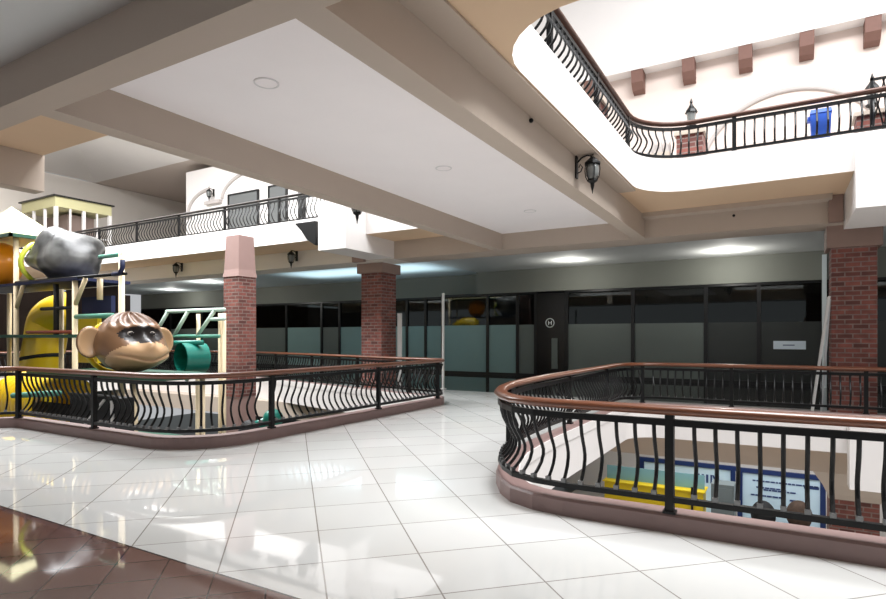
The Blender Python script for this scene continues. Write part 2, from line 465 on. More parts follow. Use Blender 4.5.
struct(MB().box(-2.75,-2.42,3.06,11.4,SOF-0.03,SOF-0.002).build('trim_light_tone', BEAM))  # board added to put the light's taupe cast on the tan soffit
struct(MB().box(-2.75,0.85,13.6,13.95,SOF-0.10,SOF-0.002).build('trim_9', BEAM))
# projecting fascia blocks beside the columns
struct(MB().box(1.06,3.4,11.8,14.0,3.75,4.90).build('trim_10', WHITE))
struct(MB().box(-10.8,-9.85,11.75,13.94,BB+0.03,5.25).build('trim_11', WHITE))
struct(MB().box(1.05,3.4,12.7,13.14,-1.15,-0.02).build('trim_12', WHITE))
struct(MB().box(-36,12,13.95,14.95,-1.13,-0.582).build('trim_13', BEAM))

# ------------------------------------------------------------------ storefront at the back (level 0)
GY = 22.0
struct(MB().box(-11.2,12,GY-0.12,GY+0.25,3.42,4.34).build('wall_back', HEADER))
struct(MB().box(-36,-11.2,GY+0.5,GY+0.9,3.42,4.34).build('wall_back_left', HEADER))
struct(MB().box(-36,12,24.6,24.8,0,4.3).build('wall_shop_interior', INTER))
struct(MB().box(-36,12,22.3,24.6,-0.1,0.0).build('floor_shop', INTER))
def shop(name, xs, y, ztop, films, mats_film, doors=()):
    m = MB().box(xs[0]-0.06, xs[-1]+0.06, y-0.06, y+0.06, ztop-0.1, ztop)
    m.box(xs[0]-0.06, xs[-1]+0.06, y-0.06, y+0.06, 0.0, 0.12)
    root = m.build(name, FRAME); struct(root)
    for i, x in enumerate(xs):
        MB().box(x-0.06, x+0.06, y-0.07, y+0.07, 0.12, ztop-0.1).build('mullion', FRAME, root)
    for i in range(len(xs)-1):
        if i in doors: continue
        MB().box(xs[i]+0.06, xs[i+1]-0.06, y-0.01, y+0.01, films, ztop-0.1).build('pane', GLASS, root)
        MB().box(xs[i]+0.06, xs[i+1]-0.06, y-0.014, y+0.012, 0.12, films).build('frosted_film', mats_film[i % len(mats_film)], root)
    return root
shop('window_1', [-7.27,-4.76,-2.29,-0.67,1.15,4.2,8.0,11.9], GY, 3.44, 2.1, [FILM, FILM, FILMD, FILMD, FILMD, FILM, FILM])
shop('window_2', [-12.91,-10.71,-9.35,-8.56], GY, 3.44, 2.1, [FILMT, FILMT, FILM])
shop('window_3', [-27.2,-23.0,-20.5,-19.3,-15.2,-14.17,-12.91], GY+0.6, 3.44, 2.1, [FILM, FILMT, FILM, FILMT, FILMT, FILMT])
shop('window_4', [-36,-33,-30,-27.2], GY+0.6, 3.44, 2.1, [FILM, FILM, FILM])
# black entrance with its round logo
d = MB().box(-8.5,-7.33,GY-0.10,GY+0.05,0.0,3.34).build('door_1', DOORB); struct(d)
MB().box(-7.85,-7.62,GY-0.16,GY-0.10,0.35,1.55).build('door_handle_panel', FILM, d)
lg = MB()
lg.tube([(-7.93+0.17*math.cos(a*PI/16), GY-0.115, 2.16+0.17*math.sin(a*PI/16)) for a in range(32)], 0.014, 6, closed=True)
lg.box(-8.0,-7.975,GY-0.125,GY-0.105,2.08,2.24); lg.box(-7.885,-7.86,GY-0.125,GY-0.105,2.08,2.24); lg.box(-7.975,-7.885,GY-0.125,GY-0.105,2.15,2.172)
lg.build('logo', CHROME, d)
# sheets of paper on the glass
n1 = MB().box(-0.25,0.66,GY-0.022,GY-0.0141,1.2,1.47).build('paper_notice', PAPER); tag(n1, 'long white paper notice on dark shop glass left of the brick column', 'notice')
MB().box(0.02,0.35,GY-0.026,GY-0.022,1.32,1.35).build('printed_line', INK, n1)
n2 = MB().box(2.1,2.42,GY-0.022,GY-0.0141,1.2,1.5).build('paper_notice', PAPER); tag(n2, 'small white paper notice on shop glass right of the brick column', 'notice')
# white jamb at the right end of the shop
struct(MB().box(1.09,1.21,GY-0.25,GY-0.12,0,4.2).build('trim_15', COVE))

struct(MB().box(-37.4,-37.0,-7,22.4,0,4.33).build('wall_left', LEFTW))
struct(MB().box(-24.6,-24.4,2,15,LZ,-0.58).build('wall_lower_left', LOWDARK))
# ------------------------------------------------------------------ brick columns
def column(label, cx, cy, hw, ztop, capz, cap_hw, neck=None, zbase=LZ):
    t = thing('brick_column', label, 'column', (cx, cy, zbase))
    m = MB()
    if zbase < 0:
        m.box(-hw,hw,-hw,hw,0,-1.75-zbase)
    else: m.box(-hw,hw,-hw,hw,0,ztop-zbase)
    m.build('brick_shaft', BRICK, t)
    return t
def level_column(label, cx, cy, hw, zb, ztop, ctop, chw, neck):
    t = thing('brick_column', label, 'column', (cx, cy, zb))
    MB().box(-hw,hw,-hw,hw,0,ztop-zb).build('brick_shaft', BRICK, t)
    MB().box(-chw,chw,-chw+0.02,min(chw,0.6),ztop-zb,ctop-zb).build('capital', SHADEP, t)
    if neck: MB().box(-0.21,0.21,-1.02,-0.92,ctop-zb,SOF-0.002-zb).build('neck', PINK, t)
    return t
level_column('tall red brick column right of the oval opening with white fascia above', 1.27, 14.85, 0.385, 0.0, 3.45, BB, 0.47, False)
level_column('red brick column behind the end of the left opening railing', -11.1, 14.87, 0.39, 0.0, 3.6, BB, 0.50, False)
# plaster pilasters over the capitals, on the beam face
struct(MB().box(-11.32,-10.9,13.80,13.948,BB-0.02,SOF-0.002).build('trim_16', SHADEP))
struct(MB().box(0.80,1.04,13.80,13.948,BB-0.02,SOF-0.002).build('trim_17', SHADEP))
t = thing('brick_column', 'slimmer brick column with pink plaster top rising out of the play area', 'column', (-13.35, 11.3, LZ))
MB().box(-0.31,0.31,-0.31,0.31,-0.1-LZ,3.30-LZ).build('brick_shaft', BRICK, t)
MB().frustum(0,0,0.33,0.30,3.30-LZ,3.5-LZ).frustum(0,0,0.30,0.265,3.5-LZ,4.46-LZ).build('capital', PINK, t)
MB().box(-0.30,0.30,-0.30,0.30,0,-0.1-LZ).build('plaster_base', PINK, t)
# lower-storey column with a flared capital under the slab
t = thing('brick_column', 'lower storey brick column with flared tan capital seen through the right railing', 'column', (1.27, 14.85, LZ))
MB().box(-0.42,0.42,-0.42,0.42,0,2.65).build('brick_shaft', BRICK, t)
fl = MB()
for (h0,h1,z0,z1) in ((0.44,0.46,2.65,2.75),(0.46,0.55,2.75,2.95),(0.55,0.74,2.95,3.265)): fl.frustum(0,0,h0,h1,z0,z1)
fl.build('capital', BEAM, t)

# ------------------------------------------------------------------ railings
def resample(path, step, closed=True):
    pts = [Vector(p) for p in path]; n = len(pts); L = [0]
    m = n if closed else n-1
    for i in range(m): L.append(L[-1]+(pts[(i+1)%n]-pts[i]).length)
    cnt = max(2, int(round(L[-1]/step))); out = []; i = 0
    for k in range(cnt):
        s_ = L[-1]*k/cnt
        while L[i+1] < s_: i += 1
        f = (s_-L[i])/max(1e-9, L[i+1]-L[i]); a = pts[i]; b = pts[(i+1)%n]
        p = a.lerp(b, f); tt = (b-a).normalized(); out.append((p, Vector((-tt.y, tt.x))))
    return out
cy_, sy_ = math.cos(YAW), math.sin(YAW)
def in_view(x, y):
    r = x*cy_+y*sy_; dd = -x*sy_+y*cy_
    return dd > 0.5 and abs(r/dd) < 0.80
def railing(label, path, zc, zb, zt, posts, A=0.125, spacing=0.155, maxn=100, clip=None, wood=WOOD):
    # path: rail centre line (CCW, opening on the left); zc footing, zb bottom bar, zt handrail top
    t = thing('railing', label, 'railing', (path[0][0], path[0][1], zc))
    ox, oy = path[0]
    P = [(p[0]-ox, p[1]-oy) for p in path]
    H = zt-zc
    hr = []
    for k in range(12):
        a = 2*PI*k/12; hr.append((0.070*math.cos(a), H-0.042+0.042*math.sin(a)))
    MB().sweep(P, hr).build('handrail', wood, t, smooth=True)
    zbar = H-0.115
    MB().sweep(P, [(-0.027,zbar-0.055),(-0.027,zbar),(0.027,zbar),(0.027,zbar-0.055)]).build('top_bar', IRON, t)
    zlo = zb-zc
    MB().sweep(P, [(-0.026,zlo-0.045),(-0.026,zlo),(0.026,zlo),(0.026,zlo-0.045)]).build('bottom_bar', IRON, t)
    rs = resample(path, 0.02)
    pme = MB().box(-0.034,0.034,-0.034,0.034,0,H-0.06)
    pme.box(-0.05,0.05,-0.05,0.05,0,0.02)
    pm = pme.mesh('post', IRON)
    pl = []
    for (x, y) in posts:
        p, nn = min(rs, key=lambda q: (q[0]-Vector((x,y))).length)
        o = bpy.data.objects.new('post', pm); COL.objects.link(o); o.parent = t
        o.location = (p.x-ox, p.y-oy, 0); o.rotation_euler = (0,0,math.atan2(nn.y,nn.x)); pl.append(p)
    h = zbar-0.045-zlo
    prof = [(0,0),(0.05,0.10),(0.13,0.45),(0.23,0.80),(0.34,0.99),(0.42,1.0),(0.52,0.82),(0.63,0.52),(0.75,0.23),(0.87,0.07),(1,0)]
    pts = [(A*b_, 0, zlo-0.005+(h+0.01)*s_) for s_, b_ in prof]
    bme = MB().tube(pts, 0.0165, 6); bme.box(-0.021,0.021,-0.021,0.021,zlo-0.004,zlo+0.035,1)
    bm_ = bme.mesh('baluster', [IRON, COLLAR], smooth=False)
    cand = []
    for p, nn in resample(path, spacing):
        if min((p-q).length for q in pl) < 0.075: continue
        if clip and not clip(p.x, p.y): continue
        cand.append((0 if in_view(p.x, p.y) else 1, p.length, p, nn))
    cand.sort(key=lambda c: (c[0], c[1]))
    for c in cand[:maxn]:
        o = bpy.data.objects.new('baluster', bm_); COL.objects.link(o); o.parent = t
        o.location = (c[2].x-ox, c[2].y-oy, 0); o.rotation_euler = (0,0,math.atan2(c[3].y,c[3].x))
    rest = [c for c in cand[maxn:] if c[0] == 0] + [c for c in cand[maxn:] if c[0] == 1]
    if rest:
        m = MB()
        for c in rest:
            a = math.atan2(c[3].y,c[3].x); ca, sa = math.cos(a), math.sin(a)
            m.tube([(c[2].x-ox+q[0]*ca, c[2].y-oy+q[0]*sa, q[2]) for q in pts], 0.0165, 4)
        o = m.build('balusters', IRON, t); o['kind'] = 'stuff'
    return t
# lower pair
railing('black iron belly railing with wooden handrail around the oval opening on the right', inset(R0,0.045), 0.155, 0.29, 1.04,
        [(-0.80,5.08),(1.3,5.1),(-2.85,6.6),(-2.98,9.37),(-2.98,11.73),(-0.9,13.3),(-2.6,13.1),(1.35,13.3),(3.6,13.3),(3.6,5.1),(6,13.3),(6,5.1),(7.9,9.5)])
railing('black iron belly railing with wooden handrail around the play area opening on the left', inset(L0,0.055), 0.165, 0.275, 1.08,
        [(-11.72,5.1),(-9.32,5.12),(-7.05,6.5),(-7.02,9.3),(-7.02,11.6),(-8.3,12.4),(-10.5,13.0),(-12.9,13.7),(-15.2,14.4),(-18,14.7),(-21,14.7),(-13.2,3.1),(-16,3.1),(-23.9,8)])
# upper pair
railing('upper floor curved black railing above the oval opening on the right', inset(R1,-0.10), Z1, Z1+0.09, Z1+0.74,
        [(-2.62,9.0),(-2.62,11.1),(-2.62,6.9),(-2.62,5.0),(-0.78,12.1),(1.85,12.1),(4.5,12.1),(9.2,8),(0,4.5)], A=0.12, spacing=0.16, wood=DARKW2)
railing('upper floor black railing along the walkway above the play area', inset(L1,-0.24), Z1, Z1+0.10, Z1+0.88,
        [(-13.4,12.84),(-15.9,12.84),(-18.3,12.84),(-20.8,12.84),(-23.3,12.84),(-25.8,12.84),(-26.2,8),(-7,9),(-9,12.84)], A=0.12, spacing=0.16,
        clip=lambda x, y: y > 5.2, wood=DARKW)

# ------------------------------------------------------------------ upper storey walls and roofs
struct(MB().box(-6.8,12,17.6,17.9,Z1,9.3).build('wall_upper_right', UPWALL))
struct(MB().box(-6.8,12,17.15,17.9,9.3,14.5).build('wall_clerestory', WHITE))
struct(MB().box(-24.55,-6.8,17.6,17.9,Z1,9.45).build('wall_upper_left', WHITE))
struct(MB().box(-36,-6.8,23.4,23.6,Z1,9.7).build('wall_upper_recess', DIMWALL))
struct(MB().box(-24.55,-24.3,17.9,23.4,Z1,9.45).build('wall_upper_return', WHITE))
struct(MB().box(-32,-31.6,-7,23.6,Z1,9.8).build('wall_upper_side', BEAMW))
struct(MB().box(-36,-6.8,17.2,23.6,9.82,10.0).build('ceiling_5', SOFF2))
# low hipped roof with a skylight opening over the left opening
E0 = [(-31.6,17.2,9.82),(-6.8,17.2,9.82),(-6.8,1.0,9.82),(-31.6,1.0,9.82)]
E1 = [(-24.6,12.0,10.85),(-9.4,12.0,10.85),(-9.4,6.0,10.85),(-24.6,6.0,10.85)]
hp = MB()
for i in range(4):
    j = (i+1) % 4; a, b, c, e = E0[i], E0[j], E1[j], E1[i]; up = (0,0,0.15)
    lo = [a,b,c,e]; hi = [(q[0],q[1],q[2]+0.15) for q in lo]
    hp.add(lo+hi, [(0,1,2,3),(7,6,5,4),(0,4,5,1),(1,5,6,2),(2,6,7,3),(3,7,4,0)])
struct(hp.build('ceiling_6', WHITE))
struct(MB().box(-6.95,-6.8,1.0,17.2,9.7,14.5).build('wall_skylight_divider', WHITE))
# corbels under the clerestory
for i, x in enumerate((-5.0,-3.61,-2.24,-0.84,0.54,1.89,3.25)):
    m = MB().prism([(17.6,8.72),(17.36,8.78),(17.2,8.95),(17.17,9.3),(17.6,9.3)],'x',x-0.16,x+0.16)
    o = m.build('corbel', BROWNW); tag(o, 'brown wooden corbel under the white clerestory above the right upper walkway', 'corbel', 'wooden corbels in a row')
# arch moulding on the right wall
def arch(name, cx, y, zc, rx, rz, a0, a1, r, mt=ARCHG):
    pts = [(cx+rx*math.cos(math.radians(a0+(a1-a0)*k/28)), y, zc+rz*math.sin(math.radians(a0+(a1-a0)*k/28))) for k in range(29)]
    return struct(MB().tube(pts, r, 8).build(name, mt, smooth=True))
arch('trim_18', 0.15, 17.58, 6.1, 2.1, 1.95, 8, 172, 0.055)
# arches, windows on the left wall
arch('trim_19', -22.8, 17.58, 7.42, 1.55, 1.0, 90, 178, 0.08)
arch('trim_20', -19.5, 17.58, 7.85, 2.45, 1.1, 90, 178, 0.08)
struct(MB().box(-23.0,-21.95,17.4,17.6,7.70,7.84).build('trim_21', ARCHG))
struct(MB().box(-24.9,-24.1,17.4,17.6,7.28,7.42).build('trim_22', ARCHG))
def upwin(name, x0, x1, z0, z1):
    f = MB()
    f.box(x0,x1,17.5,17.6,z1-0.06,z1); f.box(x0,x0+0.07,17.5,17.6,z0,z1); f.box(x1-0.07,x1,17.5,17.6,z0,z1); f.box(x0,x1,17.5,17.6,z0,z0+0.06)
    o = struct(f.build(name, FRAME)); MB().box(x0+0.07,x1-0.07,17.54,17.58,z0+0.06,z1-0.06).build('pane', WINPANE, o)
upwin('window_5', -21.5,-19.55, 5.15, 8.0)
upwin('window_6', -18.95,-17.85, 5.15, 8.05)
dd = struct(MB().box(-17.1,-16.85,17.4,17.6,5.06,8.2).build('door_2', FRAME))
MB().box(-16.85,-15.5,17.4,17.6,7.4,7.62).build('lintel', FRAME, dd)

# brick pillars with lanterns, bin
def pillar(label, x, y, h=1.15, lantern=True):
    t = thing('brick_pillar', label, 'pillar', (x,y,Z1))
    MB().box(-0.25,0.25,-0.25,0.25,0,h).build('brick_shaft', BRICK, t)
    MB().box(-0.29,0.29,-0.29,0.29,h,h+0.07).build('cap', BEAM, t)
    if lantern:
        MB().lathe([(0.07,0),(0.045,0.04),(0.045,0.12),(0.10,0.15),(0.10,0.18)],(0,0,h+0.07),10).build('lantern_stem', IRON, t)
        MB().lathe([(0.06,0),(0.095,0.26)],(0,0,h+0.25),8).build('lantern_glass', LGLASS, t)
        MB().lathe([(0.125,0),(0.10,0.06),(0.05,0.13),(0.02,0.19),(0.03,0.22),(0.006,0.30)],(0,0,h+0.51),8).build('lantern_cap', IRON, t)
    return t
pillar('brick lantern pillar behind the curve of the right upper railing', -1.62, 12.9, 0.66)
pillar('brick lantern pillar at the far right end of the upper railing', 1.40, 12.9, 0.48)
pillar('brick pillar without lantern behind the straight run of the right upper railing', -2.95, 10.2, 0.62, False)
t = thing('trash_bin', 'blue plastic bin standing behind the right upper railing', 'bin', (0.60, 12.5, Z1))
MB().frustum(0,0,0.135,0.16,0,0.56).build('body', BLUEBIN, t)
MB().frustum(0,0,0.17,0.155,0.56,0.63).build('lid', BLUEBIN, t)
MB().box(-0.20,-0.15,-0.07,0.07,0.46,0.54).build('handle', BLUEBIN, t)
# lattice gate at right
t = thing('lattice_gate', 'black iron lattice gate panel at the right end of the upper railing', 'gate', (1.45, 12.35, Z1))
g = MB().box(-0.14,-0.10,-0.02,0.02,0,1.0).box(0.5,0.54,-0.02,0.02,0,1.0).box(-0.14,0.54,-0.02,0.02,0.96,1.0).box(-0.14,0.54,-0.02,0.02,0.06,0.10)
g.build('frame', IRON, t)
g = MB()
for k in range(4):
    g.bar((-0.12+0.16*k,0,0.1),(0.06+0.16*k,0,0.96),0.016); g.bar((0.06+0.16*k,0,0.1),(-0.12+0.16*k,0,0.96),0.016)
g.build('lattice', IRON, t)
# wrought bench / planter greenery behind the curve
t = thing('planter', 'grey mottled planter trough behind the curved upper railing', 'planter', (-2.12, 12.75, Z1))
MB().box(-0.3,0.12,-0.2,0.2,0,0.35).build('trough', BEAM, t)
m = MB()
for k in range(60):
    a = random.uniform(-0.27,0.08); b = random.uniform(-0.15,0.15); hgt = random.uniform(0.15,0.42)
    m.prism([(a-0.05,0.34),(a+0.05,0.34),(a+random.uniform(-0.06,0.06),0.35+hgt*0.7)],'y',b,b+0.01)
m.build('foliage', ARCHG, t)

# ------------------------------------------------------------------ kiosk on the upper floor, left
t = thing('glazed_kiosk', 'white glazed kiosk with flat roof on the upper floor above the play area', 'kiosk', (-27.8, 13.4, Z1))
m = MB().box(-3.0,0,0,2.5,2.35,2.8); m.build('roof_fascia', CREAM, t)
MB().box(-3.1,0.1,-0.1,2.6,2.8,2.86).build('roof_slab', FRAME, t)
MB().box(-3.0,0,0,2.5,0,0.06).build('base', WHITE, t)
for (x, y, wd) in ((-0.06,0.06,0.07),(-0.06,1.25,0.06),(-0.06,2.44,0.07),(-0.06,0.66,0.035),(-0.06,1.85,0.035),(-1.0,0.06,0.05),(-2.0,0.06,0.05),(-2.94,0.06,0.07)):
    MB().box(x-wd,x+wd,y-wd,y+wd,0.06,2.35).build('post', WHITE, t)
m = MB().box(-0.08,-0.05,0.1,2.4,1.15,1.2).box(-2.9,-0.1,0.04,0.07,1.15,1.2); m.build('glazing_bar', WHITE, t)
MB().box(-2.6,-0.6,0.8,2.0,0.06,2.2).build('inner_booth', DIMWALL, t)
# dim shop counters behind it on the recess side
for i, (x, wdt) in enumerate(((-28.5,2.2),(-25.9,1.4))):
    t = thing('display_table', ('long white display table in the dim recess of the upper floor','short white display table beside the arched white wall')[i], 'table', (x, 19.3, Z1))
    MB().box(-wdt/2,wdt/2,-0.4,0.4,0.85,0.95).build('tabletop', WHITE, t)
    MB().box(-wdt/2+0.1,wdt/2-0.1,-0.3,0.3,0,0.85).build('cabinet', FRAME, t)

# ------------------------------------------------------------------ wall lanterns
def sconce(label, loc, rz, sc=1.0):
    # faces +x, mounted on a wall at x = 0, hanging arm
    t = thing('wall_lantern', label, 'lantern', loc, rz, 'wall lanterns')
    t.scale = (sc,sc,sc)
    MB().box(0,0.025,-0.05,0.05,-0.20,0.16).build('backplate', IRON, t)
    b = MB().tube([(0.02,0,0.05),(0.09,0,0.12),(0.18,0,0.15),(0.25,0,0.13),(0.27,0,0.08)],0.014,6)
    b.tube([(0.02,0,-0.12),(0.08,0,-0.10),(0.11,0,-0.03),(0.07,0,0.02),(0.05,0,-0.03)],0.010,6)
    b.tube([(0.27,0,0.13),(0.30,0,0.18),(0.26,0,0.22),(0.22,0,0.18)],0.009,6)
    b.build('scroll_bracket', IRON, t)
    MB().lathe([(0.03,0.09),(0.06,0.06),(0.125,0.0),(0.13,-0.03),(0.10,-0.04)],(0.27,0,0.02),10).build('cap', IRON, t)
    MB().lathe([(0.098,-0.03),(0.108,-0.10),(0.10,-0.20),(0.06,-0.29)],(0.27,0,0.02),12).build('glass', LGLASS, t, smooth=True)
    m = MB()
    for k in range(6):
        a = 2*PI*k/6; ca, sa = math.cos(a), math.sin(a)
        m.tube([(0.27+r*ca, r*sa, z) for r, z in ((0.115,-0.01),(0.122,-0.10),(0.11,-0.20),(0.07,-0.28))],0.008,5)
    m.build('cage', IRON, t)
    MB().lathe([(0.075,0),(0.08,-0.03),(0.035,-0.06),(0.03,-0.11),(0.016,-0.16),(0.004,-0.23)],(0.27,0,-0.25),10).build('finial', IRON, t)
    return t
s0 = sconce('black wall lantern on the pale beam beside the right upper opening', (-2.75, 8.75, 4.24), 0, 0.95)
copy_thing(s0, (-13.75, 13.95, 4.28), -PI/2, 'black wall lantern on the white beam between the two left columns')
copy_thing(s0, (-19.7, 13.95, 4.28), -PI/2, 'black wall lantern on the white beam left of the slim column')
copy_thing(s0, (-6.63, 8.55, 4.18), PI, 'black wall lantern half hidden behind the long ceiling beam')
copy_thing(s0, (-22.55, 17.6, 8.25), -PI/2, 'small black wall lantern beside the arch on the upper white wall')
# black bracket speaker under the walkway end
t = thing('wall_speaker', 'black wedge shaped speaker on the white fascia beside the projecting block', 'speaker', (-11.9, 12.58, 4.62))
MB().prism([(-0.3,0.27),(0.5,0.27),(0.5,-0.42),(0.2,-0.25),(-0.05,0.05)],'y',-0.3,0.0).build('cabinet', IRON, t)

# ------------------------------------------------------------------ ceiling fittings
def downlight(label, x, y, z, lit, group):
    t = thing('downlight', label, 'ceiling light', (x,y,z), 0, group)
    ring = MB()
    ring.sweep([(0.13*math.cos(2*PI*k/24),0.13*math.sin(2*PI*k/24)) for k in range(24)],[(-0.02,0),(-0.02,-0.018),(0.02,-0.012),(0.02,0)])
    ring.build('trim_ring', LEDC, t)
    MB().lathe([(0.105,-0.002),(0.105,-0.01)],(0,0,0),20).build('lens', LEDD if lit else LEDC, t)
    if lit:
        L = bpy.data.lights.new('lamp', 'POINT'); L.energy = lit; L.color = (1,0.98,0.92); L.shadow_soft_size = 0.1
        o = bpy.data.objects.new('lamp', L); COL.objects.link(o); o.parent = t; o.location = (0,0,-0.45)
    return t
downlight('lit round downlight nearest the right brick column', -1.5, 20.3, 4.34, 66, 'downlights')
downlight('lit round downlight above the black shop entrance', -6.5, 20.0, 4.34, 44, 'downlights')
downlight('lit downlight seen left of the slim brick column', -24.6, 18.8, 4.34, 65, 'downlights')
downlight('small lit downlight far back over the left shops', -30.5, 20.9, 4.34, 45, 'downlights')
def disc(label, x, y):
    t = thing('ceiling_disc', label, 'ceiling speaker', (x,y,PANZ), 0, 'round ceiling discs')
    MB().sweep([(0.125*math.cos(2*PI*k/28),0.125*math.sin(2*PI*k/28)) for k in range(28)],[(-0.009,0),(-0.009,-0.010),(0.009,-0.010),(0.009,0)]).build('rim', LEDC, t)
    MB().lathe([(0.114,0),(0.114,-0.006)],(0,0,0),24).build('grille', PANEL, t)
disc('round flush disc nearest the viewer on the white ceiling panel', -4.76, 4.38)
disc('middle round flush disc on the white ceiling panel', -4.70, 8.03)
disc('farthest round flush disc on the white ceiling panel', -4.69, 11.7)
for lab, loc in (('tiny black camera dome on the pale beam below the near soffit', (-2.73,6.85,4.33)), ('tiny black camera dome on the tan beam right of the corner', (-0.9,13.93,4.22)), ('tiny black camera dome on the short beam at upper left', (-9.88,3.85,4.25))):
    o = MB().ball(lambda d: d*0.03, 12, 8).build('dome_camera', IRON, smooth=True, loc=loc); tag(o, lab, 'camera')

# ------------------------------------------------------------------ ladder and white pole
t = thing('step_ladder', 'folded white aluminium ladder leaning against the right brick column', 'ladder', (0.55,14.45,0))
for dy in (0.0,0.28):
    MB().tube([(0,dy,0),(0.30,dy,2.45)],0.03,4).build('side_rail', STEEL, t)
for k in range(7):
    z = 0.3+0.3*k; x = 0.30*z/2.45
    MB().bar((x,0,z),(x,0.28,z),0.016,6).build('rung', ALU, t)
MB().tube([(0.16,0.14,0),(0.32,0.16,2.4)],0.025,4).build('rear_leg', ALU, t)
t = thing('white_post', 'slim white post standing at the dark tile edge beside the left railing', 'post', (-9.0,15.35,0))
MB().box(-0.03,0.03,-0.03,0.03,0.03,2.95).build('pole', STEEL, t); MB().lathe([(0.10,0),(0.10,0.02),(0.04,0.03)],(0,0,0),16).build('base', STEEL, t)
t = thing('display_board', 'narrow white board standing just right of the middle brick column', 'board', (-10.45,15.1,0))
MB().box(-0.07,0.07,-0.03,0.03,0.05,2.35).build('panel', STEEL, t); MB().box(-0.15,0.15,-0.15,0.15,0,0.05).build('base', IRON, t)

# ------------------------------------------------------------------ play area in the left opening
o = MB().box(-23.5,-7.3,3.5,10.9,LZ,LZ+0.06).build('play_mat', MAT_GR); tag(o, 'green soft mat covering the lower floor under the play structure', 'mat')
pt = thing('play_tower', 'multi level soft play tower with beige posts and pale pyramid roof', 'play structure', (-17.3, 7.4, LZ))
def W(mb, name, m_, smooth=False, parent=None):
    # builds from world coordinates under the tower
    p = parent or pt
    L = p.location
    mb.v = [(v[0]-L.x, v[1]-L.y, v[2]-L.z) for v in mb.v]
    return mb.build(name, m_, p, smooth)
for (x,y,zt) in ((-17.3,7.4,4.15),(-14.45,7.4,3.0),(-12.55,7.4,3.45),(-20.3,7.4,4.15),(-17.3,8.5,4.15),(-20.3,8.5,4.15)):
    W(MB().tube([(x,y,LZ+0.06),(x,y,zt+0.12 if zt > 4 else zt)],0.062,10),'post',BEIGE,True)
W(MB().box(-20.6,-14.2,7.3,8.6,2.93,3.0),'deck',DKBLUE)
W(MB().box(-20.6,-14.3,7.3,8.6,1.58,1.66),'deck',GREEND)
W(MB().box(-14.5,-10.6,6.4,8.2,0.72,0.84),'deck',GREEND)
W(MB().box(-20.6,-14.4,7.2,10.4,-1.3,-1.18),'deck',GREEND)
for (x,y) in ((-10.75,6.6),(-10.75,8.1),(-14.4,6.6)):
    W(MB().tube([(x,y,LZ+0.06),(x,y,0.72)],0.055,10),'post',BEIGE,True)
rf = MB(); rf.add([(-20.7,7.2,4.28),(-17.1,7.2,4.28),(-17.1,8.5,4.28),(-20.7,8.5,4.28),(-18.75,7.9,5.28)],[(3,2,1,0),(0,1,4),(1,2,4),(2,3,4),(3,0,4)])
W(rf,'pyramid_roof',CREAM)
W(MB().box(-20.75,-17.05,7.15,7.22,4.19,4.28).box(-17.12,-17.05,7.15,8.55,4.19,4.28),'roof_trim',GREEND)
W(MB().tube([(-13.4,7.4,3.42),(-12.5,7.4,3.42)],0.05,8),'top_pipe',GREENP,True)
W(MB().tube([(-17.2,7.35,3.02),(-12.3,7.35,2.98)],0.035,8),'guard_pipe',IRON,True)
W(MB().tube([(-12.7,7.3,2.98),(-12.45,7.3,2.98),(-12.35,7.3,3.1),(-12.35,7.3,3.28)],0.05,8),'hook_pipe',DKBLUE,True)
W(MB().box(-17.1,-14.6,8.52,8.6,1.7,2.9),'net_panel',LEFTW)
W(MB().tube([(-13.4,7.4,2.45),(-13.4,7.4,2.93)],0.062,10),'post',BEIGE,True)
W(MB().box(-15.3,-14.0,8.0,8.1,2.2,2.6),'side_panel',DKBLUE)
W(MB().tube([(-14.4,7.4,2.08),(-12.9,7.4,2.08)],0.06,8),'guard_pipe',GREENP,True)
W(MB().box(-15.5,-14.6,8.0,8.1,0.95,2.1),'side_panel',YELD)
W(MB().tube([(-16.0,7.4,2.3),(-14.5,7.4,2.3)],0.045,8),'guard_pipe',BLACKPAD,True)
W(MB().tube([(-15.3,7.4,1.66),(-15.3,7.4,2.9)],0.06,8),'guard_post',BLACKPAD,True)
W(MB().tube([(-16.6,7.35,1.72),(-14.5,7.35,1.72)],0.045,8),'guard_pipe',REDB,True)
W(MB().tube([(-17.3,7.4,2.35),(-16.8,7.35,2.95)],0.05,8),'brace',BEIGE,True)
W(MB().tube([(-14.45,7.4,2.35),(-13.9,7.35,2.95)],0.05,8),'brace',BEIGE,True)
# bubble
W(MB().ball(lambda d: Vector((-18.6,7.6,3.6))+Vector((d.x*0.62,d.y*0.5,d.z*0.6)),24,16),'bubble_window',ORANGE,True)
# yellow tube slide
def tubes(path, r, n=18):
    return MB().tube(path, r, n)
def smoothp(P, k=8):
    P = [Vector(p) for p in P]; out = []
    for i in range(len(P)-1):
        p0 = P[max(i-1,0)]; p1 = P[i]; p2 = P[i+1]; p3 = P[min(i+2,len(P)-1)]
        for j in range(k):
            t_ = j/k
            out.append(0.5*((2*p1)+(p2-p0)*t_+(2*p0-5*p1+4*p2-p3)*t_**2+(3*p1-p0-3*p2+p3)*t_**3))
    out.append(P[-1]); return out
yt = W(tubes(smoothp([(-17.9,9.3,2.30),(-18.5,9.2,2.36),(-19.2,9.1,2.1),(-19.3,9.0,1.3),(-19.6,9.0,0.6),(-20.1,9.1,-0.2),(-20.3,9.3,-1.5),(-20.3,9.4,LZ+0.3)]),0.56),'tube_slide',YEL,True)
yt['label'] = 'yellow curved tube slide'
def sub(mb, name, m_, par):
    mb.v = [(v[0]-pt.location.x, v[1]-pt.location.y, v[2]-pt.location.z) for v in mb.v]
    return mb.build(name, m_, par, True)
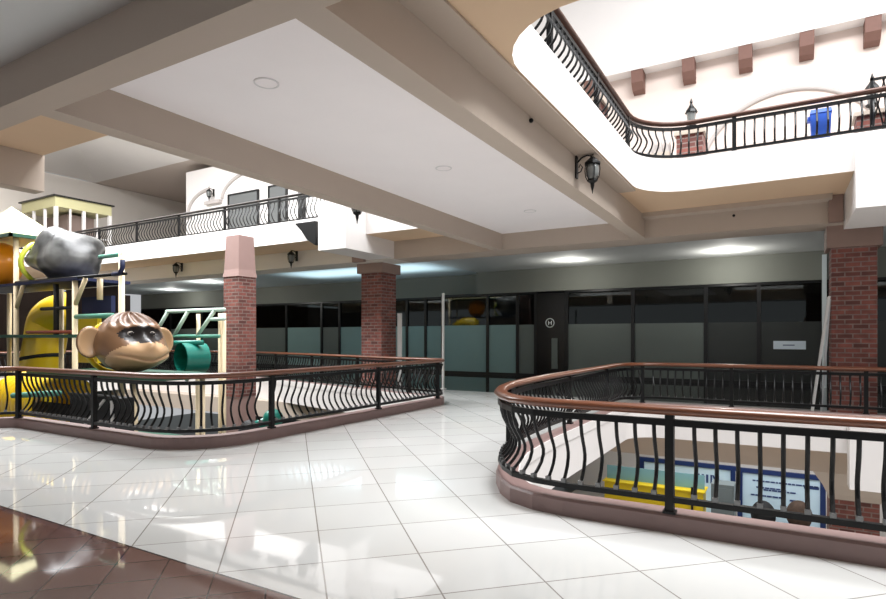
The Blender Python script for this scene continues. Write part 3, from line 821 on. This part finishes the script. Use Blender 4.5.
sub(MB().tube([(-19.45+0.66*math.cos(a/10*PI), 9.0+0.55*math.sin(a/10*PI), 0.95+0.12*math.cos(a/10*PI)) for a in range(20)],0.06,8,closed=True),'flange',BLACKPAD,yt)
# yellow spiral
sp = W(MB().tube([(-15.2,6.62,0.0),(-13.2,6.62,0.0)],0.16,14),'spiral_tube',BLACKPAD,True)
for k in range(9):
    x = -15.0+0.2*k
    sub(MB().tube([(x+0.10*math.cos(a/12*PI), 6.6+0.62*math.cos(a/12*PI), 0.12+0.62*math.sin(a/12*PI)) for a in range(24)],0.075,8,closed=True),'ring',YEL,sp)
for x in (-15.0,-13.4): sub(MB().tube([(x,6.6,LZ+0.06),(x,6.6,-0.16)],0.06,8),'leg',BEIGE,sp)
W(MB().tube([(-13.8,5.85,0.38),(-12.0,5.85,0.52)],0.06,10),'teal_pipe',GREENP,True)
# dark netted cage under the head
cg = thing('net_cage', 'black netted cage with white crossed straps under the monkey head', 'play structure', (-11.0,6.1,LZ+0.06))
W(MB().box(-11.8,-10.2,5.95,6.25,LZ+0.06,0.50),'net',BLACKPAD,False,cg)
W(MB().bar((-11.7,5.93,-0.4),(-10.6,5.93,0.46),0.025).bar((-10.35,5.93,0.46),(-10.3,5.93,-0.9),0.035),'strap',STEEL,False,cg)
W(MB().bar((-11.8,5.94,0.51),(-10.2,5.94,0.51),0.03,6),'edge_pipe',IRON,False,cg)
# grey boulder pod
bo = thing('boulder_pod', 'grey moulded boulder pod with lime rim on the upper deck of the play tower', 'play pod', (-16.0,7.95,3.0), 0.35)
def bfn(d):
    n = 0.10*math.sin(3.1*d.x+1.7*d.z+0.4)+0.08*math.sin(4.3*d.z-2.2*d.y+1.0)+0.06*math.sin(5.5*d.x-3*d.z)
    r = 1+n - 0.10*math.exp(-((d.x-0.05)**2)/0.02)
    p = Vector((d.x*0.98*r, d.y*0.75*r, d.z*0.74*r+0.68))
    if p.x < 0: p.z -= 0.10*min(1,-p.x)*(1 if d.z > 0 else -0.3); p.y *= 1-0.18*min(1,-p.x)
    p.z = max(p.z, 0.0)
    return p
MB().ball(bfn,56,32).build('boulder', BOULD, bo, True)
MB().tube([(-0.78-0.03*math.cos(k), 0.52*math.cos(2*PI*k/24), 0.52+0.50*math.sin(2*PI*k/24)) for k in range(24)],0.06,8,closed=True).build('lime_rim', LIME, bo, True)

# monkey head
mk = thing('monkey_head', 'large brown moulded monkey head with tan muzzle above the left railing', 'play figure', (-11.75,7.1,0.84), math.radians(-9))
mk.scale = (1.05,1.05,1.06)
G = lambda d, c, s: math.exp(-((d-Vector(c).normalized()).length**2)/(s*s))
def mfn(d):
    p = Vector((d.x*0.66, d.y*0.62, d.z*0.63))
    if d.z < 0: p.z *= 0.86; 
    g = G(d,(1,0,-0.36),0.66)
    p += Vector((0.38,0,-0.03))*g                      # muzzle
    p.y *= 1+0.32*G(d,(0.8,0.5,-0.5),0.5)+0.32*G(d,(0.8,-0.5,-0.5),0.5)   # cheeks
    br = math.exp(-((d.z-0.56)/0.10)**2)*max(0,d.x)**1.5*(1 if abs(d.y) < 0.75 else 0.4)
    p += Vector((0.10,0,0.02))*br                      # brow ridge
    for sgn in (1,-1):
        e = G(d,(0.9,0.28*sgn,0.30),0.24); p -= Vector((0.16,0,0))*e
    p += Vector((0.05,0,0.03))*G(d,(1,0,0.12),0.14)   # nose bridge
    p += Vector((0.06,0,0.0))*G(d,(1,0,0.0),0.15)   # nose
    mz = -0.44+0.42*d.y*d.y - 0.03*math.cos(8*d.y)
    if d.x > 0.25 and abs(d.y) < 0.62:
        p -= Vector((0.07,0,0))*math.exp(-((d.z-mz)/0.035)**2)
        p += Vector((0.04,0,0))*math.exp(-((d.z-mz+0.11)/0.09)**2)
    if d.z > 0.45:                                     # moulded curls on the crown
        p += d*0.028*math.sin(14*math.atan2(d.y,d.x)+9*d.z)*min(1,(d.z-0.45)*4)
    p.z += 0.56
    return p
def mmi(d):
    if d.x > 0.3 and abs(d.y) < 0.66 and ((d.y/0.66)**2+((d.z-0.33)/0.235)**2) < 1: return 2
    if d.x > 0.2 and ((d.y/0.80)**2+((d.z+0.44)/0.60)**2) < 1: return 1
    if d.z > 0.66: return 3
    return 0
MB().ball(mfn,110,72,mmi).build('head', [FUR, MUZ, MASK, FURTOP], mk, True)
for sgn in (1,-1):
    MB().ball(lambda d: Vector((0.50+d.x*0.07, sgn*0.19+d.y*0.08, 0.775+d.z*0.065)),16,10,lambda d: 1 if (d.x > 0.80) else 0).build('eye', [EYEW, MASK], mk, True)
    def efn(d, s_=sgn):
        x = d.x*0.09; y = d.y*0.24; z = d.z*0.30
        if d.x > 0: x -= 0.13*max(0, 1-(d.y**2+d.z**2)*1.35)
        return Vector((x-0.10, s_*(0.68)+y, z+0.62))
    MB().ball(efn,32,20,lambda d: 1 if (d.x > 0.35) else 0).build('ear', [FUR, MUZ], mk, True)
MB().tube([(-0.50+0.0*math.cos(k), 0.60*math.cos(2*PI*k/28), 0.52+0.52*math.sin(2*PI*k/28)) for k in range(28)],0.05,8,closed=True).build('rear_rim', YEL, mk, True)

# teal tube
tt = W(MB().tube([(-12.2,8.6,1.10),(-12.1,9.15,1.10)],0.36,20,cap=False).tube([(-12.2,8.6,1.10),(-12.1,9.15,1.10)],0.33,20,cap=False),'crawl_tube',TEAL,True)
tt['label'] = 'teal crawl tube with dark open mouth'
sub(MB().tube([(-12.12,9.0,1.10),(-12.1,9.1,1.10)],0.33,20),'inner_shade',BLACKPAD,tt)
sub(MB().tube([(-12.9,8.6,1.45),(-11.8,8.9,1.47)],0.06,10),'side_pipe',TEAL,tt)
W(MB().tube([(-12.1,9.0,LZ+0.06),(-12.1,9.0,0.76)],0.06,10),'post',BEIGE,True)
# climbing frame of pale pipes
cf = thing('climbing_frame', 'pale mint pipe climbing frame with slanted bars beside the slim brick column', 'play structure', (-10.5,9.6,LZ+0.06))
def pipe(a,b,r=0.05,m_=MINT,nm='pipe'): W(MB().tube([a,b],r,8),nm,m_,True,cf)
pipe((-14.2,9.6,2.28),(-11.9,9.6,2.28),0.05,MINT,'top_pipe'); pipe((-14.0,9.6,1.62),(-12.1,9.6,1.62),0.05,GREENP,'bottom_pipe')
pipe((-14.7,9.6,1.7),(-14.15,9.6,2.28)); pipe((-13.9,9.6,1.62),(-13.3,9.6,2.28)); pipe((-12.95,9.6,1.62),(-12.25,9.6,2.28))
pipe((-12.4,9.6,2.05),(-11.9,9.6,2.05)); pipe((-12.95,9.3,0.5),(-12.4,9.3,1.5),0.05,MINT,'slanted_post')
for x in (-13.1,-12.25,-12.1): pipe((x,9.75,LZ+0.06),(x,9.75,2.2),0.05,BEIGE,'post')
# bits standing on the lower level
gs = thing('spring_rider', 'green and black rider toy seen through the left railing near its bend', 'ride', (-9.6,8.4,LZ+0.06))
W(MB().tube([(-9.6,8.4,LZ+0.06),(-9.6,8.4,-0.75)],0.07,8),'pole',IRON,True,gs)
W(MB().ball(lambda d: Vector((-9.6,8.4,-0.45))+Vector((d.x*0.30,d.y*0.22,d.z*0.32)),20,12),'body',BLACKPAD,True,gs)
W(MB().ball(lambda d: Vector((-9.15,8.6,-0.1))+Vector((d.x*0.22,d.y*0.2,d.z*0.20)),20,12),'head',TEAL,True,gs)
W(MB().tube([(-9.6,8.4,-0.3),(-9.2,8.58,-0.12)],0.10,8),'neck',TEAL,True,gs)

# lower storey behind the play area
struct(MB().box(-7.5,12,22.4,22.6,LZ,-0.58).build('wall_lower_back', WHITE))
lw = struct(MB().box(-22,-7.5,17.9,18.0,LZ,-1.13).build('window_7', LOWDARK))
for k in range(7): MB().box(-22+2.4*k-0.05,-22+2.4*k+0.05,17.8,17.9,LZ,-1.13).build('mullion', FRAME, lw)

# ------------------------------------------------------------------ lower storey seen through the right railing
def sign(label, x0, x1, y, z0, z1, heavy=True):
    t = thing('signboard', label, 'signboard', ((x0+x1)/2, y, LZ))
    a, b = -(x1-x0)/2, (x1-x0)/2; h0, h1 = z0-LZ, z1-LZ
    MB().box(a,b,0.0,0.05,h0,h1).build('board', SIGNB, t)
    MB().box(a-0.1,b+0.1,-0.05,0.05,h1,h1+0.14).build('top_frame', SIGNF, t)
    for x in (a,b): MB().box(x-0.07,x+0.07,-0.05,0.05,0,h1).build('side_frame', SIGNF, t)
    return t
A = sign('pale blue display board with navy frame behind the yellow counter on the lower floor', -4.15,-1.35, 20.6, -4.1, -2.66)
m = MB().box(0.35,0.42,-0.012,0,1.25,1.52).box(0.48,0.55,-0.012,0,1.25,1.52).box(0.61,0.68,-0.012,0,1.25,1.52)
m.box(0.74,0.79,-0.012,0,1.25,1.52).box(0.95,1.0,-0.012,0,1.25,1.52).prism([(0.79,1.52),(0.84,1.52),(0.95,1.25),(0.90,1.25)],'y',-0.012,0)
m.build('lettering', INK, A)
MB().ball(lambda d: Vector((0.15+d.x*0.3,-0.02+d.y*0.02,1.08+d.z*0.30)),20,12).build('picture', GREYBIN, A)
B = sign('pale blue display board with rows of small navy lettering on the lower floor', -1.15,1.05, 20.6, -4.1, -2.68)
m = MB(); random.seed(3)
for (z, x0, x1) in ((1.50,-0.75,0.95),(1.30,-0.65,0.15),(1.24,-0.45,0.3),(1.05,-0.8,0.05)):
    x = x0
    m = MB()
    while x < x1:
        wd = random.uniform(0.06,0.16); m.box(x,x+wd,-0.012,0,z-0.022,z+0.022); x += wd+0.018
    m.build('text_line', INK, B)
MB().box(0.62,1.0,-0.012,0,1.42,1.50).build('text_line', INK, B)
MB().box(0.25,0.6,-0.012,0,0.98,1.03).build('text_line', INK, B)
t = thing('service_counter', 'bright yellow service counter on the lower floor seen through the right railing', 'counter', (-3.45, 18.9, LZ))
MB().box(-1.45,1.45,-0.35,0.35,0,1.40).build('body', YELD, t); MB().box(-1.5,1.5,-0.4,0.4,1.40,1.43).build('worktop', YELD, t)
for x in (0.62,1.15):
    MB().box(x-0.03,x+0.03,-0.42,-0.36,0,1.55).build('post', IRON, t)
MB().box(-1.45,1.45,-0.02,0.02,1.43,1.85).build('glass_screen', TEALG, t)
t = thing('locker', 'grey upright cabinet right of the yellow counter on the lower floor', 'cabinet', (-1.48, 18.7, LZ))
MB().box(-0.3,0.3,-0.3,0.3,0,1.75).build('body', GREYBIN, t); MB().box(-0.26,0.26,-0.32,-0.3,0.1,1.65).build('door', GREYBIN, t)
def tub(label, x, y, m_, h):
    t = thing('tub_chair', label, 'chair', (x,y,LZ))
    MB().ball(lambda d: Vector((d.x*0.33, d.y*0.28+0.10, h-0.42+d.z*0.42)),24,14).build('backrest', m_, t, True)
    MB().box(-0.32,0.32,-0.33,0.30,0.15,0.55).build('seat', m_, t); MB().box(-0.28,0.28,-0.28,0.28,0,0.15).build('base', IRON, t)
tub('black round backed chair in front of the lettered board on the lower floor', -0.48, 19.4, CHAIRD, 1.17)
tub('brown mottled round backed chair in front of the lettered board on the lower floor', 0.42, 19.4, CHAIRB, 1.30)
